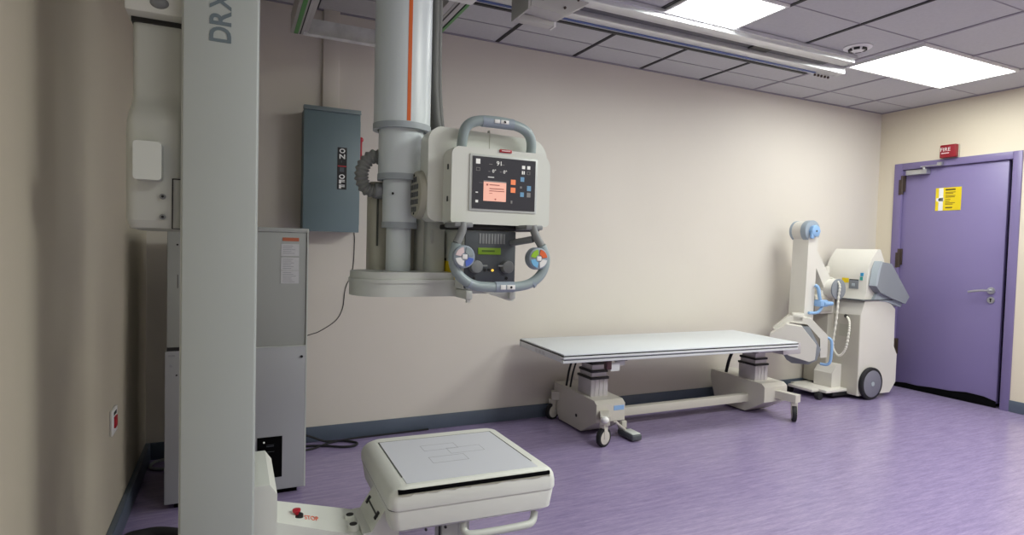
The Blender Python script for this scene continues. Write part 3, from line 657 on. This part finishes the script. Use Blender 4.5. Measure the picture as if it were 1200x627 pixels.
# ------------------------------------------------------------------ door sign and alarm box
t = thing('alarm_box', 'small red alarm box with white lettering above the purple door', 'alarm box', (R, 3.05, 2.05))
b = B(); b.box(R-.018, R, 2.985, 3.118, 2.058, 2.172, .006); obj('back_box', b, 'offd', t)
b = B(); b.box(R-.06, R-.016, 2.988, 3.116, 2.06, 2.17, .008); ab = obj('cover', b, 'redd', t)
obj('lettering', text_bm([('FIRE', 0, 0, .030, .078)], (R-.0605, 3.108, 2.115), (0, -1, 0), (0, 0, 1), 1), 'white', ab)
obj('small_print', B().box(R-.0612, R-.060, 3.04, 3.10, 2.094, 2.102), 'p_pink', ab)
t = thing('warning_sign', 'yellow and white printed notice stuck on the purple door', 'sign', (R+.012, 3.065, 1.61))
sp = obj('sign_sheet', B().box(R+.009, R+.0122, 2.965, 3.168, 1.612, 1.81), 'ygold', t)
b = B(); b.box(R+.0082, R+.0092, 3.106, 3.142, 1.612, 1.808); b.box(R+.0082, R+.0092, 3.10, 3.16, 1.695, 1.722); ws = obj('white_strip', b, 'white', t)
obj('strip_print', B().box(R+.0076, R+.0084, 3.11, 3.132, 1.704, 1.712), 'papertxt', ws)
b = B(); b.box(R+.0082, R+.0092, 3.01, 3.09, 1.785, 1.797); b.box(R+.0082, R+.0092, 3.03, 3.085, 1.632, 1.641); obj('sign_heading', b, 'inkd', sp)
b = B()
for z, w in ((1.768, .078), (1.757, .06), (1.738, .078), (1.727, .074), (1.706, .04), (1.69, .035), (1.676, .078), (1.665, .06)): b.box(R+.0082, R+.0092, 3.088-w, 3.088, z-.003, z+.003)
obj('sign_print', b, 'ink', sp)

# ------------------------------------------------------------------ mobile patient table
t = thing('xray_table', 'long white-topped mobile x-ray table on cream wheeled base by the wall', 'x-ray table', (2.7, 3.25, 0))
TM = Matrix.Translation((2.68, 3.245, 0)) @ Matrix.Rotation(math.radians(-1.9), 4, 'Z')
def tb(b): bmesh.ops.transform(b.bm, matrix=TM, verts=b.bm.verts); return b
L2, T2 = .935, .315
b = B(); b.box(-L2+.004, L2-.004, -T2+.004, T2-.004, .572, .5815, .002); obj('tabletop', tb(b), 'tabletop', t)
b = B(); b.box(-L2+.001, L2-.001, -T2+.001, T2-.001, .566, .573); obj('black_edge', tb(b), 'black', t)
b = B(); b.box(-L2, L2, -T2, -T2+.03, .552, .567, .003); b.box(-L2, L2, -T2+.004, -T2+.03, .528, .546, .003); b.box(-L2, L2, T2-.03, T2, .528, .567, .003); b.box(-L2, -L2+.03, -T2+.03, T2-.03, .530, .567, .003); b.box(L2-.03, L2, -T2+.03, T2-.03, .530, .567, .003)
ed = obj('edge_rail', tb(b), 'alutrim', t)
b = B(); b.box(-L2+.01, L2-.01, -T2+.001, -T2+.004, .546, .552); obj('rail_groove', tb(b), 'greyd', ed)
b = B()
for y in (-.05, .0, .05): b.box(-L2-.0015, -L2+.001, y-.02, y+.015, .536, .556)
obj('end_label', tb(b), 'paper', ed)
b = B(); b.box(-L2+.03, L2-.03, -T2+.03, T2-.03, .545, .567); obj('underside', tb(b), 'greyd', t)
b = B(); b.box(2.06, 2.34, 3.06, 3.46, .52, .548, .006); b.box(3.34, 3.68, 3.06, 3.46, .52, .548, .006); objs('top_carrier', b, 'tablebody', t)
b = B(); b.box(3.60, 3.78, 3.02, 3.12, .47, .548, .004); b.box(3.44, 3.70, 3.10, 3.30, .475, .53, .004); objs('brake_housing', b, 'tcol', t)
def column(x0, x1, y0, y1):
    prev = None
    for (ins, z0, z1) in ((0, .235, .362), (.007, .370, .405), (.014, .413, .455), (.024, .463, .53)):
        b = B(); b.box(x0+ins, x1-ins, y0+ins, y1-ins, z0, z1, .004)
        if ins == 0:
            for k in range(1, 4): b.box(x0+(x1-x0)*k/4-.004, x0+(x1-x0)*k/4+.004, y0-.003, y0+.001, z0, z1)
        o = obj('lift_column', b, 'tcol', t)
        b = B(); b.box(x0+ins-.005, x1-ins+.005, y0+ins-.005, y1-ins+.005, z1-.004, z1+.011, .002); obj('rubber_band', b, 'black', o)
column(2.085, 2.215, 3.20, 3.36); column(3.525, 3.655, 3.20, 3.36)
def foot(x0, x1, mirror):
    prof = [(3.085, .115), (3.085, .225), (3.115, .246), (3.62, .258), (3.625, .20), (3.575, .05), (3.545, .015), (3.26, .013)]
    b = B(); b.prism(prof, 'x', x0, x1, .004, 1); f = obj('base_foot', b, 'tablebody', t, flat=True)
    return f
f1 = foot(2.055, 2.27, 1); f2 = foot(3.50, 3.73, -1)
b = B(); b.box(2.21, 2.275, 3.072, 3.076, .18, .205); b.box(2.21, 2.275, 3.0985, 3.1, .206, .23); obj('maker_label', B().box(2.185, 2.262, 3.0825, 3.0855, .182, .212, 0, 2), 'sky', f1); b.bm.free()
obj('side_plug', B().cyl((2.058, 3.32, .10), (2.052, 3.32, .10), .011, n=14), 'black', f1)
obj('long_bar', B().box(2.28, 3.505, 3.235, 3.285, .085, .142, .004), 'tablebody', t)
def caster(x, y, arm, xdir, ang=0, name='caster'):
    b = B(); b.box(-.021, -.0165, -.016, 0.016, .05, .125, .004); b.box(.0165, .021, -.016, 0.016, .05, .125, .004); b.box(-.021, .021, -.02, .02, .112, .145, .006)
    mt = Matrix.Translation((x, y, 0)) @ Matrix.Rotation(ang, 4, 'Z')
    bmesh.ops.transform(b.bm, matrix=mt, verts=b.bm.verts); f = obj('caster_fork', b, 'tablebody', t)
    b = B(); b.cyl((-.015, 0, .057), (.015, 0, .057), .057, n=36, bev=.005); bmesh.ops.transform(b.bm, matrix=mt, verts=b.bm.verts); w = obj('caster_tire', b, 'rubber', f)
    b = B(); b.cyl((-.0162, 0, .057), (.0162, 0, .057), .043, n=36, bev=.003); bmesh.ops.transform(b.bm, matrix=mt, verts=b.bm.verts); obj('caster_hub', b, 'tablebody', f)
    b = B(); b.hexa(*arm, .008); obj('caster_arm', b, 'tablebody', t)
def armq(xa, ya, xb, yb, w, z0, z1):
    d = Vector((xb-xa, yb-ya, 0)).normalized(); n = Vector((-d.y, d.x, 0))*w
    A, Bq = Vector((xa, ya, 0)), Vector((xb, yb, 0))
    q = [A-n, A+n, Bq+n, Bq-n]
    return ([(p.x, p.y, z0) for p in q], [(p.x, p.y, z1) for p in q])
caster(2.045, 2.985, armq(2.14, 3.13, 2.035, 2.955, .028, .140, .19), -1, math.radians(108))
caster(2.03, 3.60, armq(2.12, 3.55, 2.02, 3.60, .026, .145, .20), -1, math.radians(106))
caster(3.655, 2.955, armq(3.63, 3.14, 3.66, 2.93, .03, .140, .195), 1, math.radians(-44))
caster(3.76, 3.60, armq(3.68, 3.55, 3.77, 3.60, .026, .145, .20), 1, math.radians(-10))
obj('arm_cap', B().ball((2.035, 2.958, .172), .024, 1, 1, .9), 'white', t)
b = B(); b.box(2.255, 2.33, 2.975, 3.14, .008, .045, .01, 3); pd = obj('foot_pedal', b, 'greyd', t)
b = B(); b.box(2.262, 2.325, 2.985, 3.09, .04, .052, .006); obj('pedal_pad', b, 'trimlight', pd)
b = B(); b.tube([(2.15, 3.02, .135), (2.20, 3.05, .10), (2.275, 3.08, .05)], .009); b.box(2.285, 2.325, 3.13, 3.18, .03, .09, .006); b.tube([(2.30, 3.15, .06), (2.30, 3.24, .11)], .01); obj('pedal_bar', b, 'tablebody', pd)
b = B(); b.box(2.055, 2.09, 2.985, 3.02, .468, .53, .003); sw = obj('control_switch', b, mat('switch_maroon', S(70, 40, 46), .5), t)
b = B(); b.box(2.12, 2.21, 2.99, 3.03, .515, .532, .003); obj('hand_grip', b, 'black', t)
b = B(); b.box(2.09, 2.155, 2.995, 3.0, .455, .505); b.box(2.13, 2.20, 3.005, 3.01, .485, .515); objs('hanging_tag', b, 'paper', t)
b = B(); b.tube([(2.075, 3.38, .51), (2.055, 3.42, .40), (2.05, 3.45, .27)], .007, smooth=5); b.tube([(2.095, 3.38, .49), (2.08, 3.42, .36), (2.075, 3.44, .26)], .006, smooth=5); b.tube([(3.52, 3.38, .51), (3.49, 3.42, .38), (3.48, 3.44, .27)], .012, smooth=5); objs('column_cable', b, 'rubber', t)

# ------------------------------------------------------------------ mobile x-ray cart
t = thing('mobile_xray_unit', 'white mobile x-ray cart with folded arm parked beside the purple door', 'mobile x-ray machine', (4.75, 3.4, 0))
Y0, Y1 = 3.20, 3.60
prof = [(4.70, .035), (4.70, .715), (4.745, .83), (5.04, .83), (5.145, .75), (5.15, .43), (5.195, .36), (5.195, .12), (5.12, .035)]
b = B(); b.prism(prof, 'y', Y0, Y1, .006); body = obj('cart_body', b, 'cartw', t)
obj('front_panel', B().prism([(3.205, .04), (3.45, .04), (3.45, .70), (3.205, .71)], 'x', 4.696, 4.701), 'cartf', body)
b = B(); b.box(4.6945, 4.697, 3.275, 3.385, .515, .62); obj('vent_grille', b, 'offd', body)
b = B(); b.box(4.62, 4.70, 3.44, 3.66, .09, .96, .006); obj('mast_cabinet', b, 'cartf', t)
b = B(); b.prism([(4.58, .07), (4.58, .20), (4.64, .275), (4.70, .275), (4.70, .07)], 'y', 3.35, 3.52, .006); obj('step_housing', b, 'cartw', t)
b = B(); b.box(4.44, 4.70, 3.29, 3.64, .055, .08, .005); b.box(4.36, 4.46, 3.36, 3.60, .055, .078, .005); obj('base_tray', b, 'cartw', t)
b = B(); b.box(4.52, 5.08, 3.29, 3.59, .025, .056); obj('chassis', b, 'black', t)
for y in (3.30, 3.58):
    b = B(); b.cyl((4.40, y-.02+.03, .03), (4.40, y+.02+.03, .03), .03, n=28, bev=.004); b.box(4.385, 4.415, y+.012, y+.048, .03, .058); obj('front_caster', b, 'rubber', t)
for y0, y1 in ((3.165, 3.198), (3.602, 3.64)):
    b = B(); b.cyl((4.835, y0, .135), (4.835, y1, .135), .135, n=56, bev=.006); w = obj('drive_wheel', b, 'rubber', t)
    y = y0-.003 if y0 < 3.4 else y1+.003
    b = B(); b.cyl((4.835, y, .135), (4.835, (y0+y1)/2, .135), .112, n=48, bev=.003); hb = obj('wheel_disc', b, 'wheelg', w)
    b = B(); b.cyl((4.835, y-.004 if y0 < 3.4 else y, .135), (4.835, y if y0 < 3.4 else y+.004, .135), .018, n=20); obj('hub_cap', b, 'cgreyl', hb)
# console
front = [(4.745, .836), (4.775, .90), (4.775, 1.02), (4.79, 1.09), (4.825, 1.17), (4.885, 1.24), (4.905, 1.258)]
prof = front + [(4.935, 1.258), (4.985, 1.17), (5.06, .98), (5.12, .836)]
b = B(); b.prism(prof, 'y', 3.215, 3.60, .008); cn = obj('console_hood', b, 'cartw', t)
b = B(); b.box(4.70, 5.23, 3.185, 3.615, .829, .837, .001); obj('console_seam', b, 'greyd', cn)
b = B(); b.prism([(4.80, .955), (4.825, 1.09), (4.855, 1.155), (4.99, 1.14), (5.25, .86), (5.20, .80), (5.02, .85), (4.86, .90)], 'y', 3.150, 3.60, .008); sdp = obj('display_console', b, 'cgrey', t)
b = B(); b.prism([(4.79, .955), (4.815, 1.09), (4.846, 1.16), (4.865, 1.155), (4.84, 1.08), (4.81, .95)], 'y', 3.146, 3.205, .004); obj('console_rim', b, 'cgreyl', sdp)
b = B(); b.prism([(4.84, .837), (4.92, .935), (5.04, .86), (5.22, .79), (5.20, .77), (5.02, .815)], 'y', 3.19, 3.60, .004); obj('keyboard_shelf', b, 'cgreyl', t)
X = 4.7735
obj('yellow_sticker', B().box(X-.002, X+.002, 3.375, 3.435, .968, 1.008), 'yellow', cn)
ps = obj('switch_panel', B().box(X-.003, X+.002, 3.285, 3.370, .92, .995), 'cgrey', cn)
b = B(); b.box(X-.005, X-.002, 3.315, 3.345, .94, .965, .001); obj('panel_switch', b, 'cgreyl', ps); obj('panel_slot', B().box(X-.004, X-.002, 3.285, 3.365, .992, 1.0), 'black', ps)
obj('blue_sticker', B().box(X-.001, X+.010, 3.248, 3.272, 1.03, 1.058), mat('sticker_blue', S(50, 150, 200), .5), cn); obj('green_sticker', B().box(X-.002, X+.008, 3.25, 3.274, .995, 1.024), mat('sticker_green', S(60, 170, 160), .5), cn)
# pivot and arms
b = B(); b.cyl((4.60, 3.345, .915), (4.60, 3.56, .915), .085, n=44, bev=.006); b.box(4.50, 4.66, 3.42, 3.58, .70, .90, .01); pv = obj('pivot_drum', b, 'cartw', t)
b = B(); b.cyl((4.60, 3.335, .915), (4.60, 3.346, .915), .088, n=44, bev=.003); obj('pivot_disc', b, 'cgrey', pv)
b = B(); b.hexa([(4.235, 3.41, 1.36), (4.315, 3.41, 1.36), (4.655, 3.41, .92), (4.53, 3.41, .90)], [(4.235, 3.52, 1.36), (4.315, 3.52, 1.36), (4.655, 3.52, .92), (4.53, 3.52, .90)], .008); obj('inner_arm', b, 'cartw', t)
oa = B(); oa.prism([(4.215, .66), (4.325, .66), (4.345, 1.33), (4.325, 1.375), (4.255, 1.375), (4.235, 1.33)], 'y', 3.355, 3.505, .008); oarm = obj('outer_arm', oa, 'cartw', t)
b = B(); b.cyl((4.285, 3.41, 1.392), (4.285, 3.50, 1.392), .082, n=44, bev=.004); hd = obj('hinge_drum', b, 'cartw', t)
b = B(); b.cyl((4.285, 3.36, 1.392), (4.285, 3.412, 1.392), .088, n=44, bev=.004); b.cyl((4.285, 3.498, 1.392), (4.285, 3.52, 1.392), .085, n=44, bev=.004); objs('hinge_disc', b, 'bluegrey', hd)
b = B(); b.cyl((4.285, 3.325, 1.392), (4.285, 3.362, 1.392), .05, n=8, bev=.006); b.box(4.235, 4.27, 3.33, 3.35, 1.33, 1.39, .006); kn = obj('hinge_knob', b, 'sky', hd); obj('knob_screw', B().cyl((4.285, 3.322, 1.392), (4.285, 3.327, 1.392), .008, n=10), 'greyd', kn)
# lock handle near the pivot
b = B(); b.tube([(4.31, 3.34, .95), (4.325, 3.32, .93), (4.335, 3.315, .87), (4.36, 3.315, .80)], .014, smooth=4); b.box(4.33, 4.42, 3.29, 3.36, .775, .83, .01); b.cyl((4.37, 3.30, .80), (4.47, 3.30, .80), .018, n=14); b.tube([(4.24, 3.33, .725), (4.33, 3.32, .728), (4.38, 3.32, .77)], .012, smooth=4); obj('lock_handle', b, 'sky', t)
b = B(); b.box(4.40, 4.62, 3.40, 3.55, .72, .86, .01); cb = obj('mast_bracket', b, 'cartf', t); obj('bracket_screw', B().cyl((4.46, 3.402, .81), (4.46, 3.395, .81), .012, n=12), 'black', cb)
# tube head
HM = Matrix.Translation((4.115, 3.345, .51)) @ Matrix.Rotation(math.radians(-48), 4, 'Z')
def hl(b): bmesh.ops.transform(b.bm, matrix=HM, verts=b.bm.verts); return b
hexp = [(-.075, .128), (.04, .118), (.148, -.02), (.140, -.135), (.10, -.155), (-.05, -.118), (-.19, .0), (-.185, .045)]
b = B(); b.prism(hexp, 'y', -.10, .02, .012, 3); th = obj('tube_head', hl(b), 'cartw', t)
b = B(); b.prism([(-.15, -.02), (-.06, -.165), (-.02, -.19), (.10, -.19), (.16, -.15), (.185, -.06), (.10, .11), (-.03, .115)], 'y', -.02, .11, .012); obj('collimator_base', hl(b), 'cgrey', th)
yk = [(-.17, .08), (-.055, .19), (.11, .175), (.235, .045), (.235, -.125), (.185, -.135), (.18, .02), (.085, .125), (-.04, .135), (-.135, .055)]
b = B(); b.prism(yk, 'y', .02, .12, .010); hy = obj('head_yoke', hl(b), 'cartw', t)
b = B(); b.tube([(.205, .05, .025), (.225, .04, .03), (.262, .03, .005), (.262, .03, -.14), (.24, .04, -.185), (.19, .05, -.185)], .011, smooth=5); obj('head_handle', hl(b), 'sky', t)
b = B(); b.box(-.03, .06, .02, .14, .14, .21, .01); obj('head_mount', hl(b), 'cartw', t)
# hand switch and its cord
b = B(); b.box(4.60, 4.64, 3.455, 3.50, 1.04, 1.10, .008); b.cyl((4.61, 3.475, .99), (4.615, 3.475, 1.05), .016, n=14); obj('hand_switch', b, 'cartw', t)
b = B(); b.tube([(4.60, 3.47, 1.02), (4.585, 3.33, .97), (4.585, 3.325, .85), (4.59, 3.34, .65), (4.59, 3.36, .45), (4.595, 3.34, .385), (4.60, 3.31, .36), (4.60, 3.275, .385), (4.60, 3.245, .45), (4.61, 3.235, .58), (4.63, 3.25, .65), (4.66, 3.29, .682), (4.70, 3.33, .69)], lambda u: .0085+.002*math.sin(u*2*PI*55), smooth=36, n=10)
hc = obj('coiled_cord', b, 'cream', t)
b = B(); b.tube([(4.665, 3.295, .685), (4.70, 3.335, .69)], .014); obj('cord_plug', b, 'black', hc)
b = B(); b.box(4.69, 4.70, 3.46, 3.50, .05, .06); b.bm.free()

# ------------------------------------------------------------------ world + camera
w = bpy.data.worlds.new('world'); sc.world = w; w.use_nodes = True
w.node_tree.nodes['Background'].inputs[0].default_value = (.9, .9, 1, 1); w.node_tree.nodes['Background'].inputs[1].default_value = .05
cam = bpy.data.cameras.new('camera'); co = bpy.data.objects.new('camera', cam); C.objects.link(co)
cam.sensor_width = 36; cam.sensor_fit = 'HORIZONTAL'; cam.lens = 695.65/1200*36; cam.clip_start = .02
yaw, pit, rol = .43882, -.035199, .026567
f = Vector((math.sin(yaw)*math.cos(pit), math.cos(yaw)*math.cos(pit), math.sin(pit))); r = Vector((math.cos(yaw), -math.sin(yaw), 0)); u = r.cross(f)
r2 = r*math.cos(rol)+u*math.sin(rol); u2 = u*math.cos(rol)-r*math.sin(rol)
mw = Matrix((r2, u2, -f)).transposed().to_4x4(); mw.translation = (0, 0, 1.2)
co.matrix_world = mw
sc.camera = co
